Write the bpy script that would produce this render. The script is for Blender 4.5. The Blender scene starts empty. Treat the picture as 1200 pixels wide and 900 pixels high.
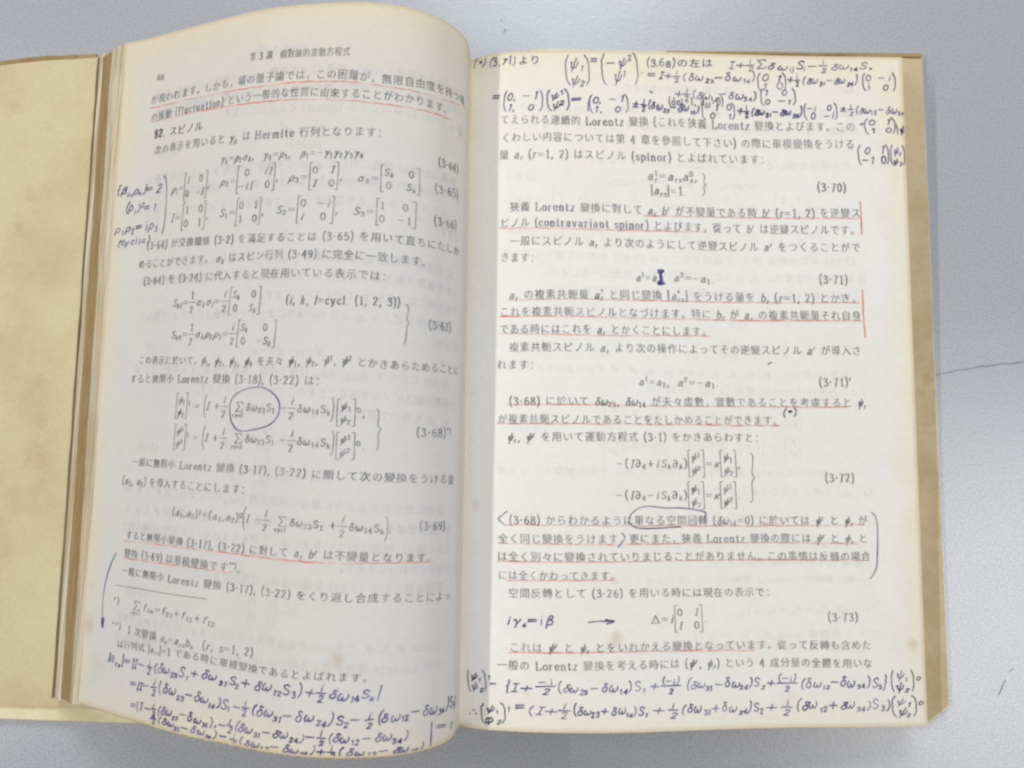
import bpy, math, random
from mathutils import Vector, Matrix
# units: 1 blender unit = 10 cm; the book lies on a table whose top is z = 0
scene = bpy.context.scene
COL = scene.collection
random.seed(7)
# ---------------------------------------------------------------- camera
cam_data = bpy.data.cameras.new('camera')
cam_data.sensor_fit = 'HORIZONTAL'; cam_data.sensor_width = 36.0
cam_data.lens = 36.0 * 800 / 1200
cam_data.clip_start = 0.05; cam_data.clip_end = 200
cam = bpy.data.objects.new('camera', cam_data); COL.objects.link(cam)
cam.matrix_world = (Matrix.Translation((0.0, -0.3094, 2.265)) @ Matrix.Rotation(0.028077, 4, 'Z')
                    @ Matrix.Rotation(0.119229, 4, 'X') @ Matrix.Rotation(0.002408, 4, 'Z'))
scene.camera = cam
# ---------------------------------------------------------------- world, lamps, exposure
world = bpy.data.worlds.new('World'); scene.world = world; world.use_nodes = True
world.node_tree.nodes['Background'].inputs[0].default_value = (0.86, 0.93, 1.0, 1)
world.node_tree.nodes['Background'].inputs[1].default_value = 0.11
def area(name, loc, target, sx, sy, power, color):
    l = bpy.data.lights.new(name, 'AREA'); l.shape = 'RECTANGLE'; l.size = sx; l.size_y = sy
    l.energy = power; l.color = color
    o = bpy.data.objects.new(name, l); COL.objects.link(o)
    o.location = loc
    o.rotation_euler = (Vector(target) - Vector(loc)).to_track_quat('-Z', 'Y').to_euler()
    return o
area('window_light', (1.0, 12.0, 9.0), (0, 0, 0), 7.0, 4.0, 1150, (0.97, 0.985, 1.0))
area('skylight', (0.6, 9.5, 12.5), (0, 0, 0), 2.5, 1.6, 170, (0.6, 0.78, 1.0))
area('ceiling_panel', (9.7, -3.0, 12.0), (0, 0, 0), 8.0, 4.0, 900, (1.0, 0.985, 0.96))
area('ceiling_tube', (-9.3, 0.0, 8.85), (0, 0, 0), 8.0, 0.16, 730, (1.0, 0.975, 0.92))
scene.view_settings.view_transform = 'Standard'; scene.view_settings.look = 'None'
scene.view_settings.exposure = 0.0; scene.view_settings.gamma = 1.0
scene.cycles.filter_width = 2.4
scene.cycles.max_bounces = 6
# ---------------------------------------------------------------- materials
def srgb(r, g, b):
    f = lambda c: (c / 255 / 12.92) if c <= 10 else ((c / 255 + 0.055) / 1.055) ** 2.4
    return (f(r), f(g), f(b), 1)
class NT:
    def __init__(s, name, rough=0.85, spec=0.2):
        s.m = bpy.data.materials.new(name); s.m.use_nodes = True; s.t = s.m.node_tree
        s.b = s.t.nodes['Principled BSDF']; s.b.inputs['Roughness'].default_value = rough
        s.b.inputs['Specular IOR Level'].default_value = spec
    def n(s, t, **k):
        o = s.t.nodes.new(t)
        for a, v in k.items(): setattr(o, a, v)
        return o
    def l(s, a, b): s.t.links.new(a, b)
    def val(s, sock, v):
        if isinstance(v, (int, float)): sock.default_value = v
        else: s.l(v, sock)
    def math(s, op, a, b=0.0, c=None):
        o = s.n('ShaderNodeMath', operation=op); s.val(o.inputs[0], a); s.val(o.inputs[1], b)
        if c is not None: s.val(o.inputs[2], c)
        return o.outputs[0]
    def ramp(s, v, lo, hi, a=0.0, b=1.0):
        o = s.n('ShaderNodeMapRange', interpolation_type='SMOOTHSTEP'); s.val(o.inputs[0], v)
        for i, x in enumerate((lo, hi, a, b)): o.inputs[i + 1].default_value = x
        return o.outputs[0]
    def mix(s, f, a, b):
        o = s.n('ShaderNodeMix', data_type='RGBA'); s.val(o.inputs[0], f)
        for i, x in ((6, a), (7, b)):
            if isinstance(x, tuple): o.inputs[i].default_value = x
            else: s.l(x, o.inputs[i])
        return o.outputs[2]
    def noise(s, scale, detail=3, rough=0.5, vec=None, stretch=None):
        o = s.n('ShaderNodeTexNoise'); o.inputs['Scale'].default_value = scale
        o.inputs['Detail'].default_value = detail; o.inputs['Roughness'].default_value = rough
        v = vec or s.coord()
        if stretch:
            mp = s.n('ShaderNodeMapping'); mp.inputs['Scale'].default_value = stretch; s.l(v, mp.inputs[0]); v = mp.outputs[0]
        s.l(v, o.inputs['Vector']); return o.outputs['Fac']
    def coord(s):
        if not hasattr(s, '_c'): s._c = s.n('ShaderNodeTexCoord').outputs['Object']
        return s._c
    def bump(s, h, strength, dist):
        o = s.n('ShaderNodeBump'); o.inputs['Strength'].default_value = strength; o.inputs['Distance'].default_value = dist
        s.l(h, o.inputs['Height']); s.l(o.outputs[0], s.b.inputs['Normal'])
    def color(s, c):
        if isinstance(c, tuple): s.b.inputs['Base Color'].default_value = c
        else: s.l(c, s.b.inputs['Base Color'])
        return s.m

def paper_material(name, spots, fore_left, white, tint):
    k = NT(name, 0.8, 0.15)
    uv = k.n('ShaderNodeUVMap', uv_map='page_uv').outputs[0]
    sp = k.n('ShaderNodeSeparateXYZ'); k.l(uv, sp.inputs[0])
    u = k.math('MULTIPLY', sp.outputs[0], 143.0); v = k.math('MULTIPLY', sp.outputs[1], 210.0)
    du = u if fore_left else k.math('SUBTRACT', 143.0, u)         # mm from the fore edge
    dv = k.math('MINIMUM', v, k.math('SUBTRACT', 210.0, v))
    big = k.noise(1.6, 4, 0.6); fine = k.noise(60, 2, 0.6); mid = k.noise(9, 3, 0.6)
    wob = k.math('MULTIPLY', k.math('SUBTRACT', mid, 0.5), 9.0)
    e1 = k.ramp(k.math('ADD', du, wob), 0.0, 12.0, 0.85, 0.0)
    e2 = k.ramp(k.math('ADD', dv, wob), 0.0, 15.0, 0.6, 0.0)
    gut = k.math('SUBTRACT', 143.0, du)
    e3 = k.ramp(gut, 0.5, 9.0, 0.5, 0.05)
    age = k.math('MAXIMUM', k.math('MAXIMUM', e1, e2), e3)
    age = k.math('ADD', age, k.ramp(k.math('ADD', v, k.math('MULTIPLY', wob, 2.0)), 150.0, 212.0, 0.0, 0.45))
    age = k.math('ADD', age, k.ramp(big, 0.42, 0.72, 0.0, 0.22)); age.node.use_clamp = True
    c = k.mix(age, white, tint)
    rim = k.ramp(k.math('MINIMUM', du, dv), 0.2, 1.6, 0.5, 0.0)
    c = k.mix(rim, c, srgb(206, 178, 132))
    g = k.math('MULTIPLY_ADD', fine, 0.10, 0.95)
    g = k.math('MULTIPLY', g, k.math('MULTIPLY_ADD', mid, 0.06, 0.97))
    hv = k.n('ShaderNodeVectorMath', operation='SCALE'); k.l(c, hv.inputs[0]); k.l(g, hv.inputs['Scale'])
    c = hv.outputs[0]
    for (su, sv, r, st) in spots:                                  # brown foxing stains
        a = k.math('SUBTRACT', u, su); b = k.math('SUBTRACT', v, sv)
        d = k.math('SQRT', k.math('ADD', k.math('MULTIPLY', a, a), k.math('MULTIPLY', b, b)))
        d = k.math('ADD', d, k.math('MULTIPLY', k.math('SUBTRACT', k.noise(22, 3), 0.5), r * 1.2))
        c = k.mix(k.ramp(d, 0.0, r, st * 0.5, 0.0), c, srgb(184,154,104))
    k.bump(k.math('ADD', k.math('MULTIPLY', mid, 3.0), fine), 0.05, 0.006)
    return k.color(c)
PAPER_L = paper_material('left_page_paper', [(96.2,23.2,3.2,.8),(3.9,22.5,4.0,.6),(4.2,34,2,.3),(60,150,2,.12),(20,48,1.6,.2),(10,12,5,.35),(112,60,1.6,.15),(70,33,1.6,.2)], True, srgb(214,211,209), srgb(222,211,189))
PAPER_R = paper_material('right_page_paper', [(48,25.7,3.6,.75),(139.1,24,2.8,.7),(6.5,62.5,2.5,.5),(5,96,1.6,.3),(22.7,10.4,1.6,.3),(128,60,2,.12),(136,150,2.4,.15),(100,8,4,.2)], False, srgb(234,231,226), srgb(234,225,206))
def edge_material(name, c1, c2):                                   # stacked leaves seen edge-on
    k = NT(name, 0.9, 0.1)
    st = k.noise(1.0, 2, 0.6, stretch=(170, 0.7, 330)); bl = k.noise(3.5, 4, 0.6)
    c = k.mix(k.ramp(st, 0.38, 0.62), c1, c2)
    return k.color(k.mix(k.ramp(bl, 0.5, 0.8, 0, 0.35), c, srgb(150, 118, 70)))
EDGE_BROWN = edge_material('browned_leaf_edges', srgb(172,149,111), srgb(150,125,85))
EDGE_PALE = edge_material('pale_leaf_edges', srgb(216,204,182), srgb(184,166,134))
EDGE_SHADE = edge_material('painted_leaf_shade', srgb(136,116,86), srgb(110,92,66))  # dark tone painted for the shadow line along the flyleaf
def aged_material(name, base, dark, spotc, scale=2.2, amount=0.4):
    k = NT(name, 0.75, 0.25)
    big = k.noise(scale, 5, 0.65); blot = k.noise(scale * 3.4, 3, 0.55); fine = k.noise(70, 2)
    c = k.mix(k.ramp(big, 0.38, 0.7), base, dark)
    c = k.mix(k.ramp(blot, 0.60, 0.78, 0, amount), c, spotc)
    hv = k.n('ShaderNodeVectorMath', operation='SCALE'); k.l(c, hv.inputs[0]); k.l(k.math('MULTIPLY_ADD', fine, 0.16, 0.92), hv.inputs['Scale'])
    k.bump(fine, 0.15, 0.01)
    return k.color(hv.outputs[0])
FLAP = aged_material('yellowed_endpaper', srgb(211,196,160), srgb(198,179,139), srgb(182,150,104))
FLAP_R = aged_material('yellowed_cover_flap', srgb(207,188,152), srgb(190,167,126), srgb(164,132,90), 4.0, 0.55)
BOARD = aged_material('pale_cover_board', srgb(230,219,184), srgb(214,200,158), srgb(180,154,106), 4.0, 0.5)
def ink(name, c1, c2, scale):
    k = NT(name, 0.7, 0.2)
    return k.color(k.mix(k.ramp(k.noise(scale, 3, 0.65), 0.36, 0.66), c1, c2))
INK = {'p': ink('printed_ink', srgb(106,106,110), srgb(160,160,164), 26), 'b': ink('bold_printed_ink', srgb(70,70,74), srgb(110,110,114), 26),
       'h': ink('violet_pen_ink', srgb(62,62,114), srgb(132,132,170), 24), 't': ink('navy_pen_ink', srgb(44,48,88), srgb(118,122,158), 22),
       'r': ink('red_pencil', srgb(222,120,98), srgb(240,204,192), 22), 'v': ink('orange_red_pencil', srgb(214,110,84), srgb(230,158,134), 16)}
INK['k'] = INK['p']; INK['T'] = INK['t']; INK['H'] = INK['h']; INK['B'] = INK['t']; INK['u'] = INK['r']
def table_material():
    k = NT('grey_laminate', 0.42, 0.85)
    g1 = k.noise(150, 2, 0.7); g2 = k.noise(60, 3, 0.6); big = k.noise(0.9, 3, 0.5)
    c = k.mix(k.ramp(g1, 0.3, 0.72), srgb(161,163,170), srgb(180,182,188))
    c = k.mix(k.ramp(g2, 0.62, 0.74, 0, 0.25), c, srgb(206,208,214))
    c = k.mix(k.ramp(big, 0.4, 0.75, 0, 0.18), c, srgb(150,154,164))
    k.l(k.ramp(g1, 0.25, 0.75, 0.24, 0.40), k.b.inputs['Roughness'])
    k.bump(k.math('ADD', g1, k.math('MULTIPLY', g2, 0.8)), 0.16, 0.003)
    return k.color(c)
TABLE = table_material()
k = NT('scratch_dirt', 0.9, 0.1); SCRATCH = k.color(srgb(148,148,154))
# ---------------------------------------------------------------- helpers
def obj(name, verts, faces, mat, parent=None, smooth=False, uvs=None):
    me = bpy.data.meshes.new(name); me.from_pydata([tuple(v) for v in verts], [], faces)
    mats = mat if isinstance(mat, list) else [mat]
    for m in mats: me.materials.append(m)
    if uvs:
        lay = me.uv_layers.new(name='page_uv')
        for lp in me.loops: lay.data[lp.index].uv = uvs[lp.vertex_index]
    if smooth:
        for p in me.polygons: p.use_smooth = True
    me.update()
    o = bpy.data.objects.new(name, me); COL.objects.link(o)
    if parent: o.parent = parent
    return o
def prism(name, outline, z0, z1, mat, parent=None, bev=0.0):       # outline counter-clockwise in x, y
    n = len(outline)
    v = [(x, y, z0) for x, y in outline] + [(x, y, z1) for x, y in outline]
    f = [list(range(n))[::-1], list(range(n, 2 * n))] + [[i, (i + 1) % n, n + (i + 1) % n, n + i] for i in range(n)]
    o = obj(name, v, f, mat, parent)
    if bev:
        b = o.modifiers.new('bevel', 'BEVEL'); b.width = bev; b.segments = 2
    return o
def loft(name, bot, top, y0, y1, rows, mat, parent=None, wob=0.0, smooth=False):  # closed sections (x, z) at y0 and y1
    n = len(bot); v = []; f = []
    for r in range(rows + 1):
        w = r / rows; dx = random.uniform(-wob, wob)
        for (a, b), (c, d) in zip(bot, top): v.append((a + (c - a) * w + dx, y0 + (y1 - y0) * w, b + (d - b) * w))
    for r in range(rows):
        for i in range(n):
            j = (i + 1) % n
            f.append([r * n + i, r * n + j, (r + 1) * n + j, (r + 1) * n + i][::-1])
    f.append(list(range(n))); f.append([rows * n + i for i in range(n)][::-1])
    return obj(name, v, f, mat, parent, smooth)
# ---------------------------------------------------------------- measured data: page cross sections (x, z) at foot and head
ITEMS = [
 ["L","page_header1","page_header","p",3.34,[[55.1,194.6],[72.4,194.0],[89.2,193.9]],"第 3 講　相對論的波動方程式"],
 ["L","page_number2","page_number","p",2.7,[[15.5,195.4],[19.0,195.0]],"88"],
 ["L","lp1","printed_line","p",3.68,[[13.6,187.8],[70.0,187.0],[86.8,186.6],[101.4,185.7],[130.0,187.6]],"が現われます。しかも，場の量子論では，この困難が，無限自由度を持つ場"],
 ["L","lp1","printed_line","p",3.64,[[14.2,181.8],[70.4,181.5],[87.2,180.6],[102.8,180.4],[122.5,180.8]],"の搖動 (fluctuation) という一般的な性質に由來することがわかります。"],
 ["L","section_heading3","section_heading","b",3.75,[[16.4,176.0],[27.7,175.3],[38.5,175.0]],"§2. スピノル"],
 ["L","printed_line4","printed_line","p",3.62,[[17.1,170.2],[71.4,168.8],[100.8,168.6]],"次の表示を用いると $γ_μ$ は Hermite 行列となります："],
 ["L","le1","printed_equation","p",3.45,[[46.8,163.0],[71.9,162.4],[95.3,162.1]],"$γ_k=ρ_2σ_k,　γ_4=ρ_3,　ρ_1=−γ_1γ_2γ_3γ_4$"],
 ["L","equation_number5","equation_number","p",3.78,[[118.1,163.1],[127.2,163.6]],"(3·64)"],
 ["L","le2","printed_equation","p",3.61,[[26.8,156.1],[43.3,155.9]],"$ρ_1=$B{I;0/0;−I},"],
 ["L","le2","printed_equation","p",3.47,[[47.2,155.9],[69.0,155.5]],"$ρ_2=$B{0;iI/−iI;0},"],
 ["L","le2","printed_equation","p",3.39,[[71.9,155.0],[89.6,155.0]],"$ρ_3=$B{0;I/I;0},"],
 ["L","le2","printed_equation","p",3.36,[[93.5,154.5],[112.6,155.1]],"$σ_k=$B{S_k;0/0;S_k}"],
 ["L","equation_number6","equation_number","p",3.73,[[117.2,154.3],[127.6,155.7]],"(3·65)"],
 ["L","le3","printed_equation","p",3.56,[[27.1,146.7],[44.0,146.1]],"$I=$B{1;0/0;1},"],
 ["L","le3","printed_equation","p",3.43,[[47.8,146.0],[64.9,145.4]],"$S_1=$B{0;1/1;0},"],
 ["L","le3","printed_equation","p",3.34,[[68.4,145.4],[89.0,144.7]],"$S_2=$B{0;−i/i;0},"],
 ["L","le3","printed_equation","p",3.31,[[92.8,144.5],[113.4,144.7]],"$S_3=$B{1;0/0;−1}."],
 ["L","equation_number7","equation_number","p",3.68,[[117.4,144.3],[127.2,145.4]],"(3·66)"],
 ["L","lp3","printed_line","p",3.39,[[17.1,139.0],[54.9,137.5],[74.0,136.9],[95.1,136.9],[112.2,136.8],[129.1,137.6]],"(3·64) が交換關係 (3·2) を滿足することは (3·65) を用いて直ちにたしか"],
 ["L","lp3","printed_line","p",3.41,[[13.8,133.2],[50.3,132.1],[74.4,131.8],[100.3,131.2],[117.1,131.0]],"めることができます。 $σ_k$ はスピン行列 (3·49) に完全に一致します。"],
 ["L","printed_line8","printed_line","p",3.38,[[16.8,127.7],[50.8,126.7],[74.8,126.3],[104.4,125.5]],"(3·64) を (3·24) に代入すると現在用いている表示では："],
 ["L","le4","printed_equation","p",3.33,[[31.0,119.7],[66.9,118.6]],"$S_{kl}=$F{1;2}$σ_kσ_l=$F{i;2}B{S_k;0/0;S_k}."],
 ["L","le4","printed_equation","p",3.43,[[74.0,118.6],[83.5,118.2],[108.4,118.4]],"$(i, k, l$=cycl. (1, 2, 3))"],
 ["L","le4","printed_equation","p",3.26,[[31.4,110.0],[72.9,108.8]],"$S_{k4}=$F{1;2}$σ_kρ_2ρ_3=$F{i;2}B{S_k;0/0;−S_k}."],
 ["L","le4","printed_equation","k",0,[[110.0,118.1],[110.8,117.0],[110.4,114.0],[111.0,112.8],[110.5,111.5],[110.4,108.6],[110.0,106.8]],""],
 ["L","equation_number9","equation_number","p",3.51,[[117.1,113.0],[126.0,113.7]],"(3·67)"],
 ["L","lp5","printed_line","p",3.2,[[17.4,102.7],[63.1,101.1],[76.8,101.0],[93.3,101.2],[106.9,100.6],[130.7,101.3]],"この表示に於いて，$ψ_1, ψ_2, ψ_3, ψ_4$ を夫々 $ψ_1, ψ_2, ψ^1, ψ^2$ とかきあらためることに"],
 ["L","lp5","printed_line","p",3.31,[[14.1,97.0],[56.4,96.1],[87.0,95.4]],"すると無限小 Lorentz 變換 (3·18), (3·22) は："],
 ["L","le5","printed_equation","p",3.1,[[36.2,88.6],[66.6,88.1],[91.2,87.7]],"B{ψ_1/ψ_2}^1 = P{I +F{i;2} Z$δω_{23}S_1$ −F{i;2}$δω_{14}S_k$}"],
 ["L","le5","printed_equation","p",3.01,[[91.8,87.0],[100.4,87.1]],"B{ψ_1/ψ_2}^0,"],
 ["L","le5","printed_equation","p",3.05,[[36.6,79.4],[67.4,79.3],[91.8,78.7]],"B{ψ^1/ψ^2}^1 = P{I +F{i;2} Z$δω_{23}S_1$ −F{i;2}$δω_{14}S_k$}"],
 ["L","le5","printed_equation","p",2.97,[[92.1,78.0],[100.7,78.1]],"B{ψ^1/ψ^2}^0."],
 ["L","le5","printed_equation","k",0,[[103.2,88.3],[103.7,87.2],[103.7,83.7],[104.5,82.8],[103.8,81.6],[104.0,78.4],[103.6,77.0]],""],
 ["L","equation_number10","equation_number","p",3.33,[[114.5,82.5],[127.2,82.7]],"(3·68)^{*)}"],
 ["L","lp6","printed_line","p",3.05,[[18.1,71.8],[60.0,71.0],[78.8,70.6],[87.0,70.2],[108.5,69.9],[129.7,69.6]],"一般に無限小 Lorentz 變換 (3·17), (3·22) に關して次の變換をうける量"],
 ["L","lp6","printed_line","p",3.22,[[14.4,66.3],[44.0,65.7],[65.5,65.3]],"$(a_1, a_2)$ を導入することにします："],
 ["L","le6","printed_equation","p",2.9,[[38.5,58.2],[77.7,57.4],[109.2,56.4]],"$(a_1,a_2)^1=(a_1,a_2)^0$P{I −F{i;2} Z$δω_{23}S_1$ +F{i;2}$δω_{14}S_k$}."],
 ["L","equation_number11","equation_number","p",3.21,[[116.7,57.2],[126.0,56.9]],"(3·69)"],
 ["L","lp7","printed_line","p",2.95,[[18.5,50.4],[45.1,50.1],[67.9,49.5],[85.1,49.4],[102.6,49.0],[122.5,48.6]],"すると無限小變換 (3·17), (3·22) に對して $a_r b^r$ は不變量となります。"],
 ["L","lp7","printed_line","p",3.17,[[18.4,45.0],[36.5,45.0],[67.3,44.1]],"變換 (3·69) は單模變換です^{**)}。"],
 ["L","lp8","printed_line","p",2.88,[[17.9,40.0],[53.5,39.5],[81.9,38.8],[96.3,38.6],[112.4,38.5],[129.5,37.9]],"一般に無限小 Lorentz 變換 (3·17), (3·22) をくり返し合成することによっ"],
 ["L","footnote_rule12","footnote_rule","k",0,[[15.6,35.6],[36.9,35.6],[54.5,35.5]],""],
 ["L","fn1","footnote","p",2.4,[[15.0,31.2],[18.3,31.3]],"*)"],
 ["L","fn1","footnote","p",2.72,[[23.7,30.9],[41.2,30.7],[58.4,29.8]],"Z$f_{lm}=f_{23}+f_{31}+f_{12}$"],
 ["L","fn2","footnote","p",2.37,[[15.1,24.4],[20.1,24.3]],"**)"],
 ["L","fn2","footnote","p",2.94,[[23.0,23.9],[37.0,23.6],[71.8,23.3]],"1 次變換 $a_r=a_{rs}b_s$　$(r, s$=1, 2)"],
 ["L","fn2","footnote","p",2.69,[[18.7,19.3],[46.7,20.3],[64.4,19.5],[83.5,19.1],[93.0,19.1],[106.1,18.8]],"は行列式 $|a_{rs}|$=1 である時に單模變換であるとよばれます。"],
 ["L","red_underline13","red_underline","u",0,[[13.1,185.2],[37.8,184.9],[58.2,184.5],[71.6,184.7],[86.9,184.4],[102.6,183.4],[119.4,183.8],[131.9,186.2]],""],
 ["L","red_underline14","red_underline","u",0,[[14.0,180.4],[38.3,180.1],[58.6,179.5],[72.0,179.2],[87.3,178.5],[102.9,177.7],[122.6,178.3]],""],
 ["L","red_underline15","red_underline","u",0,[[17.9,48.7],[46.0,48.5],[67.5,47.9],[80.7,47.4],[93.4,47.3],[105.0,47.5],[121.6,47.6]],""],
 ["L","red_underline16","red_underline","u",0,[[18.6,43.5],[41.4,43.5],[62.7,43.1]],""],
 ["L","ln1","handwritten_note","h",3.72,[[1.3,158.6],[11.3,158.1],[22.0,157.3]],"{β_i,ρ_k}=2"],
 ["L","ln1","handwritten_note","h",3.68,[[5.8,152.4],[20.0,151.4]],"(ρ_i)^2=1"],
 ["L","ln1","handwritten_note","h",3.9,[[1.8,145.7],[11.6,145.6],[21.8,145.4]],"ρ_1ρ_2=iρ_3"],
 ["L","ln1","handwritten_note","h",2.91,[[3.5,141.0],[18.8,141.0]],"(cyclic)"],
 ["L","pen_bracket17","pen_bracket","h",0,[[22.4,160.9],[23.6,160.2],[24.6,155.3],[24.8,150.0],[24.6,145.3],[23.8,142.1]],""],
 ["L","larrow","pen_arrow","h",0,[[14.8,44.7],[12.7,41.5],[10.6,35.4],[10.2,28.9],[11.0,23.6]],""],
 ["L","larrow","pen_arrow","H",0,[[10.1,25.5],[11.1,22.9],[11.3,25.6]],""],
 ["L","pen_loop18","pen_loop","h",0,[[62.0,81.4],[58.8,83.5],[57.6,86.9],[57.6,89.3],[58.7,91.2],[61.2,92.7],[65.0,93.6],[68.5,93.6],[71.4,92.4],[73.9,90.3],[74.6,88.1],[74.0,85.5],[71.9,83.4],[68.3,82.2],[62.0,81.4]],""],
 ["L","ln2","handwritten_note","h",3.43,[[14.7,15.1],[35.2,15.3],[52.3,16.1],[69.4,15.6],[83.3,15.4],[93.3,15.0],[108.3,15.2]],"|a_{rs}|=|I−F{i;2}(δω_{23}S_1+δω_{31}S_2+δω_{12}S_3)+F{i;2}δω_{14}S_k|"],
 ["L","ln2","handwritten_note","h",3.32,[[25.9,9.5],[43.8,10.3],[68.3,9.5],[88.6,9.2],[102.5,8.8],[109.8,9.2],[116.0,9.9],[134.8,9.1]],"=|I−F{i;2}(δω_{23}−δω_{14})S_1−F{i;2}(δω_{31}−δω_{24})S_2−F{i;2}(δω_{12}−δω_{34})S_3|"],
 ["L","ln2","handwritten_note","h",2.97,[[26.7,3.7],[34.4,4.3],[49.5,4.8],[61.0,4.5],[77.1,4.6],[88.9,4.5],[99.4,4.6],[116.5,4.4]],"=|1−F{i;2}(δω_{23}−δω_{14}),−F{i;2}(δω_{31}−δω_{24})−F{i;2}(δω_{12}−δω_{34})"],
 ["L","ln2","handwritten_note","h",2.41,[[35.8,2.3],[56.0,1.7],[68.3,1.3],[85.4,1.4],[95.6,1.3],[105.8,1.5],[121.2,1.2]],"·F{i;2}(δω_{31}−δω_{24})−F{i;2}(δω_{12}−δω_{24})+F{i;2}(δω_{12}−δω_{34})"],
 ["L","ln2","pen_bar","H",0,[[123.2,6.2],[123.1,3.1],[123.0,0.2]],""],
 ["L","ln2","handwritten_note","h",2.6,[[124.5,4.9],[132.7,3.5]],"=1"],
 ["R","rp0","printed_line","p",3.83,[[67.6,192.7],[85.6,193.8]],"(det=1, $a_{44}$>0)"],
 ["R","rp1","printed_line","p",3.95,[[13.6,185.8],[42.1,185.0],[66.1,185.6],[83.9,185.6],[127.5,186.1]],"てえられる連續的 Lorentz 變換 (これを狹義 Lorentz 變換とよびます。この"],
 ["R","rp1","printed_line","p",3.92,[[14.0,179.4],[65.9,179.2],[127.1,180.3]],"くわしい内容については第 4 章を參照して下さい) の際に單模變換をうける"],
 ["R","rp1","printed_line","p",3.91,[[13.4,173.5],[55.5,173.5],[98.7,174.4]],"量 $a_r$ ($r$=1, 2) はスピノル (spinor) とよばれています："],
 ["R","re1","printed_equation","p",4.01,[[60.2,167.1],[76.6,167.6]],"$a_r^1=a_{rs}a_s^0,$"],
 ["R","re1","printed_equation","p",3.99,[[61.2,162.3],[72.9,162.6]],"$|a_{rs}|$=1."],
 ["R","re1","printed_equation","k",0,[[78.0,168.9],[78.8,168.0],[78.4,166.0],[79.0,165.2],[78.4,164.3],[78.6,162.6],[77.8,161.4]],""],
 ["R","equation_number19","equation_number","p",3.96,[[114.4,165.8],[123.8,165.8]],"(3·70)"],
 ["R","rp2","printed_line","p",3.81,[[16.9,155.6],[57.3,155.6],[71.9,155.8],[128.1,157.5]],"狹義 Lorentz 變換に對して $a_r b^r$ が不變量である時 $b^r$ ($r$=1, 2) を逆變ス"],
 ["R","rp2","printed_line","p",3.79,[[13.9,150.3],[59.6,150.6],[81.0,150.9],[127.4,151.9]],"ピノル (contravariant spinor) とよびます。從って $b^r$ は逆變スピノルです。"],
 ["R","rp3","printed_line","p",3.76,[[17.0,144.2],[70.5,144.7],[127.7,146.3]],"一般にスピノル $a_r$ より次のようにして逆變スピノル $a^r$ をつくることがで"],
 ["R","rp3","printed_line","p",3.77,[[14.0,139.0],[25.2,138.6]],"きます："],
 ["R","re2","printed_equation","p",3.57,[[56.0,133.5],[62.7,133.8]],"$a^1=a$"],
 ["R","re2","printed_equation","p",3.58,[[67.8,134.1],[80.8,134.2]],"$a^2=−a_1.$"],
 ["R","equation_number20","equation_number","p",3.86,[[113.8,135.6],[123.2,135.7]],"(3·71)"],
 ["R","rp4","printed_line","p",3.69,[[16.8,126.7],[70.1,128.2],[127.1,129.8]],"$a_r$ の複素共軛量 $a_r^*$ と同じ變換 $[a_{rs}^*]$ をうける量を $b_r$ ($r$=1, 2) とかき，"],
 ["R","rp4","printed_line","p",3.66,[[13.9,121.3],[69.9,122.5],[127.1,124.3]],"これを複素共軛スピノルとなづけます。特に $b_r$ が $a_r$ の複素共軛量それ自身"],
 ["R","rp4","printed_line","p",3.62,[[13.9,115.8],[79.2,117.2]],"である時にはこれを $a_r$ とかくことにします。"],
 ["R","rp5","printed_line","p",3.61,[[16.9,110.2],[70.2,111.4],[126.7,113.2]],"複素共軛スピノル $a_r$ より次の操作によってその逆變スピノル $a^r$ が導入さ"],
 ["R","rp5","printed_line","p",3.58,[[13.2,104.8],[25.2,104.7]],"れます："],
 ["R","re3","printed_equation","p",3.42,[[56.1,100.8],[65.9,100.9]],"$a^1=a_2,$"],
 ["R","re3","printed_equation","p",3.44,[[68.0,101.0],[81.2,101.3]],"$a^2=−a_1.$"],
 ["R","equation_number21","equation_number","p",3.75,[[112.6,102.8],[123.1,103.2]],"(3·71)'"],
 ["R","rp6","printed_line","p",3.54,[[17.0,93.5],[69.7,95.0],[127.7,96.9]],"(3·68) に於いて $δω_{23}, δω_{14}$ が夫々虛數，實數であることを考慮すると $ψ_r$"],
 ["R","rp6","printed_line","p",3.49,[[13.7,88.0],[53.8,88.9],[100.7,90.4]],"が複素共軛スピノルであることをたしかめることができます。"],
 ["R","rp7","printed_line","p",3.47,[[16.5,82.6],[53.7,83.8],[93.8,84.9]],"$ψ_r, ψ^r$ を用いて運動方程式 (3·1) をかきあらわすと："],
 ["R","re4","printed_equation","p",3.33,[[48.7,75.7],[87.4,76.9]],"$−(I∂_4+iS_k∂_k)$B{ψ^1/ψ^2}$=κ$B{ψ_1/ψ_2},"],
 ["R","re4","printed_equation","p",3.29,[[48.5,66.4],[87.1,67.4]],"$−(I∂_4−iS_k∂_k)$B{ψ_1/ψ_2}$=κ$B{ψ^1/ψ^2}."],
 ["R","re4","printed_equation","k",0,[[90.5,80.1],[91.2,78.9],[90.8,73.9],[91.6,72.7],[90.7,71.3],[90.8,66.5],[90.0,65.2]],""],
 ["R","equation_number22","equation_number","p",3.65,[[113.4,73.3],[122.8,73.6]],"(3·72)"],
 ["R","rp8","printed_line","p",3.38,[[17.2,58.2],[68.2,59.4],[126.5,60.7]],"(3·68) からわかるように單なる空間回轉 ($δω_{14}$=0) に於いては $ψ^r$ と $ψ_r$ が"],
 ["R","rp8","printed_line","p",3.36,[[14.0,52.7],[68.6,54.1],[126.3,55.3]],"全く同じ變換をうけます，更にまた，狹義 Lorentz 變換の際には $ψ^r$ と $ψ_r$ と"],
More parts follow.
